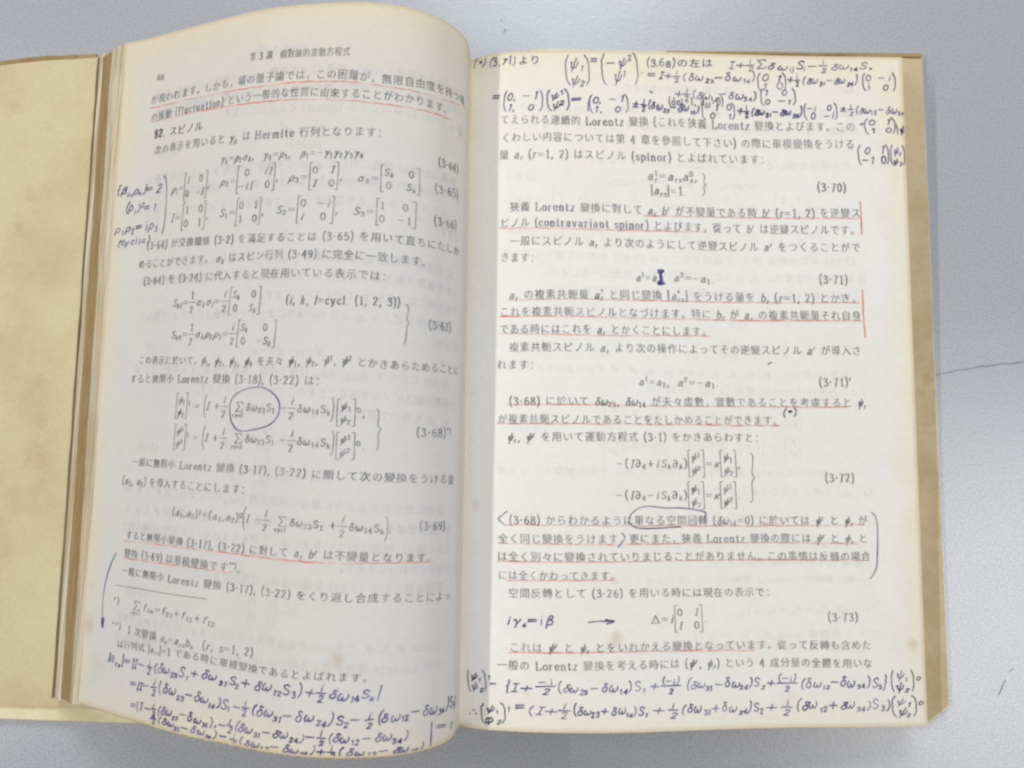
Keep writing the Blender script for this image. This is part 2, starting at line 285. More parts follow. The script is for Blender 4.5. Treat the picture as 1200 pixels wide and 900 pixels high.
 ["R","rp8","printed_line","p",3.34,[[13.8,47.6],[68.5,48.9],[126.9,49.9]],"は全く別々に變換されていりまじることがありません。この事情は反轉の場合"],
 ["R","rp8","printed_line","p",3.24,[[14.1,42.3],[49.3,43.1]],"には全くかわってきます。"],
 ["R","rp9","printed_line","p",3.25,[[17.1,37.4],[55.3,38.3],[95.7,38.8]],"空間反轉として (3·26) を用いる時には現在の表示で："],
 ["R","re5","printed_equation","p",3.13,[[58.4,30.9],[75.6,31.3]],"$Δ=i$B{0;I/I;0}."],
 ["R","equation_number23","equation_number","p",3.51,[[112.6,31.8],[122.2,31.9]],"(3·73)"],
 ["R","rp10","printed_line","p",3.24,[[17.4,22.5],[72.4,23.4],[126.1,23.7]],"これは $ψ^r$ と $ψ_r$ とをいれかえる變換となっています。從って反轉も含めた"],
 ["R","rp10","printed_line","p",3.2,[[14.0,17.5],[67.6,18.4],[126.2,18.4]],"一般の Lorentz 變換を考える時には ($ψ^r, ψ_r$) という 4 成分量の全體を用いな"],
 ["R","red_underline24","red_underline","u",0,[[59.1,153.7],[93.1,154.9],[128.0,155.8]],""],
 ["R","red_underline25","red_underline","u",0,[[13.9,148.6],[44.3,148.5],[78.8,149.4]],""],
 ["R","red_underline26","red_underline","u",0,[[16.5,125.1],[70.6,126.6],[126.5,128.4]],""],
 ["R","red_underline27","red_underline","u",0,[[14.2,119.8],[70.4,120.9],[127.1,122.7]],""],
 ["R","red_underline28","red_underline","u",0,[[14.0,114.5],[43.8,114.6],[78.9,115.9]],""],
 ["R","red_underline29","red_underline","u",0,[[16.2,92.5],[69.7,93.7],[121.2,95.4]],""],
 ["R","red_underline30","red_underline","u",0,[[13.7,86.6],[53.8,87.6],[99.9,88.8]],""],
 ["R","red_underline31","red_underline","u",0,[[17.2,56.8],[53.2,57.6],[95.3,58.4],[125.1,59.4]],""],
 ["R","red_underline32","red_underline","u",0,[[14.0,51.2],[68.6,52.7],[122.8,53.9]],""],
 ["R","red_underline33","red_underline","u",0,[[13.8,46.1],[68.4,47.7],[126.3,48.7]],""],
 ["R","red_underline34","red_underline","u",0,[[16.8,40.9],[33.0,41.5],[48.3,41.9]],""],
 ["R","red_underline35","red_underline","u",0,[[17.4,21.1],[52.4,21.9],[89.8,22.0]],""],
 ["R","red_margin_line36","red_margin_line","v",0,[[128.0,161.1],[128.1,156.1],[128.1,150.5]],""],
 ["R","red_margin_line37","red_margin_line","v",0,[[127.7,132.6],[127.7,124.9],[128.0,117.6]],""],
 ["R","rn1","handwritten_note","t",3.26,[[3.0,208.2],[8.6,207.0]],"(*)"],
 ["R","rn1","handwritten_note","t",3.98,[[9.6,206.8],[26.9,206.6]],"(3.71) より"],
 ["R","rn2","handwritten_note","t",5.72,[[34.6,202.8],[42.9,203.2]],"P{ψ_1/ψ_2}"],
 ["R","rn2","handwritten_note","T",4.17,[[42.9,206.2],[45.9,206.3]],"="],
 ["R","rn2","handwritten_note","t",5.69,[[46.2,203.3],[59.4,204.0]],"P{−ψ^2/ψ^1}."],
 ["R","rn3","handwritten_note","t",3.6,[[60.8,205.8],[82.6,206.7]],"(3.68)の左は"],
 ["R","rn3","handwritten_note","t",3.54,[[87.3,206.3],[133.4,207.0]],"I+F{i;2}Σδω_{ij}S_i−F{i;2}δω_{14}S_*"],
 ["R","rn3","handwritten_note","t",3.58,[[60.7,201.6],[78.1,201.8],[96.3,202.2]],"=I+F{i;2}(δω_{23}−δω_{14})"],
 ["R","rn3","handwritten_note","t",3.28,[[96.5,200.7],[106.1,201.0]],"P{0;1/1;0}"],
 ["R","rn3","handwritten_note","t",3.51,[[105.8,201.6],[128.9,202.0]],"+F{i;2}(δω_{31}−δω_{24})"],
 ["R","rn3","handwritten_note","t",3.23,[[130.0,201.4],[140.8,201.6]],"P{0;−i/i;0}"],
 ["R","rn3","handwritten_note","t",3.55,[[69.3,195.5],[96.9,196.0]],"+F{i;2}(δω_{12}−δω_{34})"],
 ["R","rn3","handwritten_note","t",3.02,[[97.4,195.5],[108.9,196.1]],"P{1;0/0;−1}"],
 ["R","rn3","pen_dot","H",0,[[61.9,196.0],[62.5,195.5]],""],
 ["R","rn4","handwritten_note","T",4.2,[[10.9,193.9],[14.1,193.6]],"="],
 ["R","rn4","handwritten_note","t",3.89,[[14.7,192.3],[27.7,192.0]],"P{0,;−1/1,;0}"],
 ["R","rn4","handwritten_note","T",3.86,[[28.6,192.0],[40.8,192.9]],"P{ψ^1/ψ^2}="],
 ["R","rn4","handwritten_note","t",6.14,[[41.1,191.8],[42.7,191.8]],"{"],
 ["R","rn4","handwritten_note","t",3.32,[[42.2,190.9],[55.0,191.6]],"P{0,;−1/1,;0}"],
 ["R","rn4","handwritten_note","T",3.55,[[56.1,191.3],[77.7,190.6]],"∓F{i;2}(δω_{23}−δω_{14})"],
 ["R","rn4","handwritten_note","t",3.02,[[78.3,190.0],[89.3,190.5]],"P{−1;0/0;1}"],
 ["R","rn4","handwritten_note","T",3.51,[[89.6,190.5],[110.6,190.9]],"+F{i;2}(δω_{31}−δω_{24})"],
 ["R","rn4","handwritten_note","t",2.98,[[111.2,190.9],[122.0,191.4]],"P{−i;0/0;−i}"],
 ["R","rn4","handwritten_note","t",3.21,[[122.6,192.0],[142.9,192.2]],"∓F{i;2}(δω_{12}−δω_{34}"],
 ["R","rn5","handwritten_note","t",2.71,[[127.8,186.1],[140.3,187.0]],"*P{0;1/1;0}"],
 ["R","rn5","handwritten_note","t",3.68,[[140.0,185.5],[142.9,185.9]],"}ψ"],
 ["R","rn6","handwritten_note","t",3.42,[[127.7,176.7],[137.8,177.2]],"P{0;1/−1;0}"],
 ["R","rn6","handwritten_note","t",3.41,[[138.0,177.0],[142.9,177.1]],"P{ψ_1/ψ_2}"],
 ["R","ink_blot38","ink_blot","B",0,[[63.3,135.8],[64.6,135.9],[63.8,135.0],[64.0,132.8],[63.2,131.9],[64.8,132.0]],""],
 ["R","pen_mark39","pen_mark","h",0,[[97.0,107.8],[97.6,108.4],[98.1,108.4]],""],
 ["R","rn7","handwritten_note","t",2.96,[[100.8,92.8],[105.6,93.2]],"(*)"],
 ["R","pen_angle_bracket40","pen_angle_bracket","h",0,[[16.7,60.7],[15.2,59.4],[14.2,58.4],[15.2,57.4],[16.5,56.5]],""],
 ["R","pen_angle_bracket41","pen_angle_bracket","h",0,[[50.1,55.5],[51.1,54.3],[50.3,52.8],[49.0,51.3]],""],
 ["R","pen_loop42","pen_loop","h",0,[[68.2,57.6],[60.8,57.0],[55.7,56.9],[53.4,57.6],[52.4,59.0],[53.0,60.8],[54.5,62.1],[56.3,63.1],[58.9,63.4],[63.6,63.0],[68.3,63.1],[72.8,62.7],[75.7,62.0],[75.7,60.5],[75.3,59.0]],""],
 ["R","pen_bracket43","pen_bracket","h",0,[[127.7,63.3],[129.0,61.8],[129.4,58.2],[129.1,51.8],[128.7,47.4],[127.8,45.1],[126.4,43.3]],""],
 ["R","rn8","handwritten_note","h",3.64,[[16.6,29.8],[30.0,30.5]],"iγ_4=iβ"],
 ["R","rarrow","pen_arrow","h",0,[[40.0,30.0],[42.7,30.3],[46.6,30.4]],""],
 ["R","rarrow","pen_arrow","H",0,[[45.1,30.8],[47.4,30.4],[45.4,29.6]],""],
 ["R","rn9","handwritten_note","t",2.97,[[5.0,12.3],[12.6,13.5]],"B{ψ_1/ψ_2}^1"],
 ["R","rn9","handwritten_note","T",2.96,[[11.9,12.3],[14.3,12.4]],"−"],
 ["R","rn9","handwritten_note","t",4.33,[[16.0,12.3],[17.7,12.4]],"{"],
 ["R","rn9","handwritten_note","h",3.34,[[17.7,11.7],[31.1,12.5]],"I+F{−i;2}"],
 ["R","rn9","handwritten_note","h",3.37,[[31.1,12.0],[56.5,12.5]],"(δω_{23}−δω_{14})S_1"],
 ["R","rn9","handwritten_note","h",3.42,[[57.5,12.5],[67.4,12.5]],"+F{(−i);2}"],
 ["R","rn9","handwritten_note","h",3.49,[[68.2,12.8],[92.9,12.8]],"(δω_{31}−δω_{24})S_2"],
 ["R","rn9","handwritten_note","h",3.55,[[92.9,12.8],[103.2,12.7]],"+F{(−i);2}"],
 ["R","rn9","handwritten_note","h",3.59,[[103.5,12.7],[128.9,13.0]],"(δω_{12}−δω_{34})S_3"],
 ["R","rn9","handwritten_note","t",5.55,[[128.9,13.2],[130.8,13.2]],"}"],
 ["R","rn9","handwritten_note","t",3.22,[[131.6,13.2],[141.4,13.5]],"B{ψ_1/ψ_2}^0"],
 ["R","rn10","handwritten_note","h",2.73,[[5.5,4.5],[8.6,4.9]],"∴"],
 ["R","rn10","handwritten_note","t",2.92,[[9.5,4.1],[18.7,5.2]],"P{ψ_1/φ_2}^1"],
 ["R","rn10","handwritten_note","T",3.31,[[19.2,6.3],[22.3,6.5]],"="],
 ["R","rn10","handwritten_note","h",3.31,[[22.5,6.0],[35.4,5.9]],"(I+F{i;2}"],
 ["R","rn10","handwritten_note","h",3.34,[[35.4,5.9],[56.8,6.0]],"(δω_{23}+δω_{14})S_1"],
 ["R","rn10","handwritten_note","h",3.39,[[57.8,6.0],[66.5,5.8]],"+F{i;2}"],
 ["R","rn10","handwritten_note","h",3.45,[[66.7,6.0],[92.2,6.0]],"(δω_{31}+δω_{24})S_2"],
 ["R","rn10","handwritten_note","h",3.52,[[92.4,6.0],[101.4,5.9]],"+F{i;2}"],
 ["R","rn10","handwritten_note","h",3.57,[[101.9,6.4],[131.3,6.5]],"(δω_{12}+δω_{34})S_3)"],
 ["R","rn10","handwritten_note","t",3.2,[[131.6,5.8],[141.9,6.2]],"P{ψ_1/ψ_2}^0"],
]
PROFILE = {
 'RT': [[-0.1906,0.0865],[-0.175,0.1019],[-0.158,0.1156],[-0.1389,0.1268],[-0.1177,0.1355],[-0.0952,0.1422],[-0.0719,0.1477],[-0.0483,0.1523],[-0.0245,0.1563],[-0.0006,0.1599],[0.0233,0.163],[0.0473,0.1656],[0.0713,0.1679],[0.0953,0.1698],[0.1194,0.1714],[0.1435,0.1727],[0.1677,0.1738],[0.1918,0.1746],[0.2159,0.1753],[0.24,0.1759],[0.2642,0.1763],[0.2883,0.1766],[0.3125,0.1768],[0.3366,0.1768],[0.3608,0.1768],[0.3849,0.1766],[0.409,0.1763],[0.4332,0.176],[0.4573,0.1757],[0.4815,0.1754],[0.5056,0.1751],[0.5298,0.1748],[0.5539,0.1745],[0.5781,0.1742],[0.6022,0.1739],[0.6263,0.1737],[0.6505,0.1735],[0.6746,0.1733],[0.6988,0.1731],[0.7229,0.173],[0.7471,0.173],[0.7712,0.1731],[0.7953,0.1733],[0.8195,0.1736],[0.8436,0.1741],[0.8678,0.1746],[0.8919,0.1753],[0.916,0.1759],[0.9402,0.1766],[0.9643,0.1774],[0.9884,0.1781],[1.0126,0.1787],[1.0367,0.1794],[1.0609,0.1801],[1.085,0.1807],[1.1091,0.1813],[1.1333,0.182],[1.1574,0.1826],[1.1815,0.1832],[1.2057,0.1838],[1.2298,0.1845]],
 'RB': [[-0.1415,0.1951],[-0.1253,0.2083],[-0.1076,0.2196],[-0.0878,0.2279],[-0.066,0.2333],[-0.0428,0.2369],[-0.0191,0.2395],[0.005,0.2416],[0.029,0.2435],[0.0532,0.245],[0.0773,0.2461],[0.1014,0.2467],[0.1256,0.2466],[0.1497,0.2461],[0.1739,0.245],[0.198,0.2435],[0.2221,0.2416],[0.2462,0.2396],[0.2703,0.2374],[0.2943,0.235],[0.3184,0.2324],[0.3424,0.2295],[0.3664,0.2265],[0.3903,0.2231],[0.4142,0.2195],[0.4381,0.2156],[0.4619,0.2115],[0.4857,0.2073],[0.5095,0.2029],[0.5333,0.1985],[0.557,0.1941],[0.5808,0.1897],[0.6046,0.1853],[0.6284,0.1809],[0.6522,0.1765],[0.676,0.1722],[0.6998,0.1681],[0.7236,0.1641],[0.7475,0.1603],[0.7714,0.1567],[0.7954,0.1534],[0.8194,0.1503],[0.8434,0.1474],[0.8674,0.1446],[0.8914,0.142],[0.9155,0.1395],[0.9395,0.1371],[0.9636,0.1346],[0.9876,0.1322],[1.0117,0.1296],[1.0357,0.1271],[1.0598,0.1245],[1.0838,0.1218],[1.1079,0.1191],[1.1319,0.1164],[1.1559,0.1137],[1.18,0.111],[1.204,0.1083],[1.228,0.1056],[1.252,0.1029],[1.2761,0.1001]],
 'LT': [[-1.3303,0.1399],[-1.3084,0.1465],[-1.2865,0.1531],[-1.2647,0.1599],[-1.243,0.167],[-1.2215,0.1745],[-1.2,0.1823],[-1.1786,0.1904],[-1.1573,0.1986],[-1.1361,0.2069],[-1.1148,0.2153],[-1.0936,0.2237],[-1.0723,0.2321],[-1.0511,0.2405],[-1.0298,0.2488],[-1.0085,0.257],[-0.9872,0.2652],[-0.9658,0.2733],[-0.9445,0.2813],[-0.9231,0.2893],[-0.9016,0.2972],[-0.8801,0.3049],[-0.8585,0.3123],[-0.8368,0.3193],[-0.8149,0.3258],[-0.7929,0.3318],[-0.7708,0.3375],[-0.7486,0.3428],[-0.7263,0.3477],[-0.7039,0.3523],[-0.6815,0.3566],[-0.659,0.3606],[-0.6364,0.3642],[-0.6138,0.3675],[-0.5912,0.3705],[-0.5685,0.3732],[-0.5458,0.3754],[-0.523,0.3772],[-0.5002,0.3782],[-0.4774,0.3784],[-0.4547,0.3775],[-0.432,0.3755],[-0.4093,0.3725],[-0.3868,0.3687],[-0.3646,0.364],[-0.3426,0.358],[-0.3212,0.3504],[-0.3004,0.3412],[-0.2805,0.3303],[-0.2617,0.3177],[-0.2445,0.303],[-0.229,0.2865],[-0.2152,0.2685],[-0.2031,0.2493],[-0.1931,0.2291],[-0.1861,0.208],[-0.1827,0.1861],[-0.182,0.1637],[-0.1812,0.1413],[-0.1787,0.1188],[-0.1746,0.0965]],
 'LB': [[-1.2865,0.1206],[-1.2661,0.1311],[-1.2458,0.1416],[-1.2254,0.1521],[-1.205,0.1626],[-1.1847,0.1732],[-1.1644,0.1839],[-1.1442,0.1946],[-1.124,0.2054],[-1.1038,0.2163],[-1.0836,0.2272],[-1.0634,0.2379],[-1.0431,0.2485],[-1.0227,0.2591],[-1.0023,0.2695],[-0.9819,0.2798],[-0.9614,0.2901],[-0.9408,0.3002],[-0.9202,0.3102],[-0.8994,0.3198],[-0.8784,0.3291],[-0.8573,0.338],[-0.836,0.3464],[-0.8145,0.3544],[-0.7929,0.3621],[-0.7713,0.3695],[-0.7496,0.377],[-0.728,0.3846],[-0.7064,0.3924],[-0.6849,0.4002],[-0.6633,0.4078],[-0.6415,0.4151],[-0.6197,0.4218],[-0.5976,0.4279],[-0.5753,0.4333],[-0.5529,0.4381],[-0.5304,0.4421],[-0.5077,0.4454],[-0.485,0.448],[-0.4621,0.4497],[-0.4393,0.4507],[-0.4164,0.4507],[-0.3935,0.4497],[-0.3707,0.4477],[-0.3481,0.4446],[-0.3256,0.4405],[-0.3033,0.4353],[-0.2815,0.4286],[-0.2602,0.4203],[-0.2398,0.4103],[-0.2202,0.3987],[-0.2017,0.3854],[-0.1845,0.3705],[-0.169,0.3539],[-0.1559,0.3356],[-0.1456,0.3156],[-0.1387,0.2944],[-0.1348,0.2724],[-0.1325,0.25],[-0.1296,0.2275],[-0.1255,0.2051]],
}

# one entry a line: page, key of the part, kind, style, size in mm, centre line in page millimetres, text
def section(pg, t, w):
    T, B = PROFILE[pg + 'T'], PROFILE[pg + 'B']
    x = min(max(t, 0.0), 1.0) * 60; i = min(int(x), 59); fr = x - i
    a = [T[i][q] * (1 - fr) + T[i + 1][q] * fr for q in (0, 1)]; b = [B[i][q] * (1 - fr) + B[i + 1][q] * fr for q in (0, 1)]
    rip = 0.0022 * math.sin(7.1 * w + 5.0 * t + (0 if pg == 'L' else 2)) + 0.0016 * math.sin(11.3 * w - 8.7 * t + 1.3) + 0.0010 * math.sin(23.0 * t + 4.0 * w)
    return b[0] * (1 - w) + a[0] * w, b[1] * (1 - w) + a[1] * w + rip * min(1.0, 6 * t, 6 * (1 - t)) * (1.0 if pg == 'L' else 0.8)
def on_page(pg, u, v, off):                                        # page millimetres to a point just above the sheet
    t = min(max(u / 143.0, 0.002), 0.998); w = min(max(v / 210.0, 0.002), 0.998)
    x, z = section(pg, t, w); x2, z2 = section(pg, min(t + 0.006, 1), w); x1, z1 = section(pg, max(t - 0.006, 0), w)
    tx, tz = x2 - x1, z2 - z1; L = math.hypot(tx, tz) or 1
    return (x - tz / L * off, -1.05 + 2.1 * w, z + tx / L * off)
# ---------------------------------------------------------------- table
v = []; f = []
table = prism('table_top', [(-9, -6), (9, -6), (9, 8), (-9, 8)], -0.3, 0.0, TABLE)
table['kind'] = 'structure'
def ribbon_flat(name, pts, wd, z, mat, parent):
    v = []; f = []
    for i, (x, y) in enumerate(pts):
        a = pts[max(i - 1, 0)]; b = pts[min(i + 1, len(pts) - 1)]; dx, dy = b[0] - a[0], b[1] - a[1]; L = math.hypot(dx, dy)
        w = wd * random.uniform(0.4, 1.2)
        v += [(x - dy / L * w, y + dx / L * w, z), (x + dy / L * w, y - dx / L * w, z)]
        if i: f.append([2 * i - 2, 2 * i - 1, 2 * i + 1, 2 * i])
    return obj(name, v, f, mat, parent)
def between(pts, n, j):
    out = []
    for (a, b), (c, d) in zip(pts, pts[1:]):
        for q in range(n): out.append((a + (c - a) * q / n + random.uniform(-j, j), b + (d - b) * q / n + random.uniform(-j, j)))
    return out + [pts[-1]]
ribbon_flat('scratch', between([(1.36, 0.022), (1.434, 0.043), (1.549, 0.067), (1.707, 0.089), (2.3, 0.16)], 9, 0.002), 0.0026, 0.0008, SCRATCH, table)
ribbon_flat('scratch', between([(1.563, -0.985), (1.588, -0.937)], 4, 0.001), 0.0017, 0.0008, SCRATCH, table)
ribbon_flat('scratch', between([(1.603, -0.911), (1.617, -0.9)], 3, 0.001), 0.0018, 0.0008, SCRATCH, table)
for x, y in ((-0.084, 1.267), (-0.071, 1.231), (-0.075, 1.222)):
    a = [i * math.pi / 3 for i in range(6)]
    obj('scratch', [(x + 0.005 * math.cos(t) * random.uniform(.6, 1.2), y + 0.004 * math.sin(t), 0.0008) for t in a], [list(range(6))], SCRATCH, table)
# ---------------------------------------------------------------- the book
book = bpy.data.objects.new('open_book', None); COL.objects.link(book)
book['label'] = 'old open textbook with yellowed pages, red underlining and handwritten pen formulas'
book['category'] = 'book'
def wavy(pts, n, j):
    return between(pts + [pts[0]], n, j)[:-1]
# covers
lc = prism('front_cover', wavy([(-1.98, -1.146), (-0.40, -1.142), (-0.34, 1.09), (-1.50, 1.077), (-1.69, 1.062), (-1.98, 1.02)], 6, 0.0015), 0.0, 0.020, BOARD, book, 0.004)
prism('endpaper', wavy([(-1.94, -1.105), (-1.32, -1.103), (-0.45, -1.103), (-0.45, 1.068), (-1.49, 1.068), (-1.682, 1.051), (-1.94, 1.012)], 6, 0.0012), 0.0202, 0.0275, FLAP, lc, 0.002)
rc = prism('back_cover', wavy([(0.02, -1.10), (1.335, -1.062), (1.352, -1.050), (1.394, -1.015), (1.397, 0.3), (1.399, 1.166), (0.02, 1.15)], 6, 0.0012), 0.0, 0.020, BOARD, book, 0.004)
prism('cover_flap', wavy([(0.5, -1.07), (1.331, -1.052), (1.386, -1.008), (1.390, 0.3), (1.394, 1.148), (0.5, 1.145)], 8, 0.0012), 0.0202, 0.0275, FLAP_R, rc, 0.002)
prism('spine', [(-0.345, -1.12), (0.015, -1.11), (0.015, 1.11), (-0.345, 1.10)], -0.0, 0.026, BOARD, book, 0.004)
HEAD = aged_material('soiled_head_edge', srgb(168,143,98), srgb(142,117,76), srgb(120,98,62), 5.0, 0.5)
prism('worn_head_edge', wavy([(-1.98, 1.000), (-1.69, 1.047), (-1.497, 1.064), (-1.497, 1.0785), (-1.69, 1.0635), (-1.98, 1.0215)], 5, 0.0014), 0.0203, 0.0283, HEAD, lc, 0.002)
prism('worn_head_edge', wavy([(0.5, 1.142), (1.393, 1.155), (1.397, 1.1675), (0.5, 1.152)], 7, 0.0016), 0.0203, 0.0283, HEAD, rc, 0.002)
# page blocks: sections at the foot (y=-1.05) and head (y=+1.05)
def prof(pg, end, off, t0=0.0, t1=1.0, n=40):
    out = []
    for i in range(n + 1):
        t = t0 + (t1 - t0) * i / n; w = 0.0 if end == 'B' else 1.0
        p = on_page(pg, t * 143.0, w * 210, -off); out.append((p[0], p[2]))
    return out
def right_block(end):
    P = prof('R', end, 0.006, 0.02, 1.0); x1 = P[-1][0]
    return [(P[0][0], 0.030)] + [(x1 * q + P[0][0] * (1 - q), 0.030) for q in (0.5,)] + [(x1 - 0.006, 0.030)] + [(x1 - 0.004, P[-1][1] - 0.004)] + P[::-1][1:]
b, t = right_block('B'), right_block('T')
loft('leaf_block', b, t, -1.052, 1.049, 20, EDGE_PALE, book, 0.001)
def mid_curve(end, k, n=24):                                       # a leaf part way down the left half
    P = prof('L', end, 0.010, 0.0, 0.93, n)
    return [(x, 0.062 + k * (max(z, 0.08) - 0.062)) for x, z in P]
def left_top(end):
    P = prof('L', end, 0.006, 0.0, 0.97); M = mid_curve(end, 0.62)
    x0 = {'T': (-1.356, -1.395), 'B': (-1.288, -1.310)}[end]
    return [(x0[1], 0.106), (x0[0], 0.128)] + P[1:] + M[::-1][:-2]
def left_mid(end):
    M = mid_curve(end, 0.60); x0 = {'T': (-1.392, -1.450), 'B': (-1.308, -1.368)}[end]
    return [(x0[1], 0.062), (x0[0], 0.104)] + M[2:] + [(M[-1][0], 0.062)]
loft('leaf_block', left_top('B')[::-1], left_top('T')[::-1], -1.056, 1.049, 24, EDGE_PALE, book, 0.0012)
loft('leaf_block', left_mid('B')[::-1], left_mid('T')[::-1], -1.062, 1.045, 24, EDGE_BROWN, book, 0.0015)
fl = [(-1.391, 0.029), (-1.387, 0.058), (-0.2, 0.060), (-0.2, 0.029)]; fh = [(-1.470, 0.029), (-1.466, 0.058), (-0.24, 0.060), (-0.24, 0.029)]
loft('flyleaf_and_shade_line', [(-1.4160, 0.0278), (-1.4120, 0.0300), (-0.3, 0.0300), (-0.3, 0.0278)][::-1], [(-1.4925, 0.0278), (-1.4885, 0.0300), (-0.3, 0.0300), (-0.3, 0.0278)][::-1], -1.073, 1.064, 40, EDGE_SHADE, book, 0.0015)  # thin dark strip, a painted shadow line between endpaper and flyleaf
fl[0] = (-1.391, 0.0304); fl[3] = (-0.2, 0.0304); fh[0] = (-1.470, 0.0304); fh[3] = (-0.24, 0.0304)
loft('flyleaf_and_shade_line', fl[::-1], fh[::-1], -1.070, 1.062, 20, EDGE_PALE, book, 0.0012)
# the two open pages
def make_page(pg, mat):
    NC, NR = 120, 48; v = []; uv = []; f = []
    for r in range(NR + 1):
        for c in range(NC + 1):
            t = c / NC; w = r / NR
            x, z = section(pg, t, w); v.append((x, -1.05 + 2.1 * w, z)); uv.append((t, w))
    W = NC + 1
    for r in range(NR):
        for c in range(NC): f.append([r * W + c, r * W + c + 1, (r + 1) * W + c + 1, (r + 1) * W + c])
    # paper thickness: a hem turned down along the rim
    rim = [c for c in range(W)] + [r * W + NC for r in range(1, NR + 1)] + [NR * W + c for c in range(NC - 1, -1, -1)] + [r * W for r in range(NR - 1, 0, -1)]
    base = len(v)
    n = len(rim)
    for dz in (0.0, 0.0035):
        for i in rim: v.append((v[i][0], v[i][1], v[i][2] - dz)); uv.append(uv[i])
    for q in range(n): f.append([base + q, base + n + q, base + n + (q + 1) % n, base + (q + 1) % n])
    return obj('page', v, f, mat, book, True, uv)
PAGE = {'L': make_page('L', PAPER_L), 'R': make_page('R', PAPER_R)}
PAGE['L']['label'] = 'raised left page curving down into the gutter'
PAGE['R']['label'] = 'flat right page with formulas in both margins'
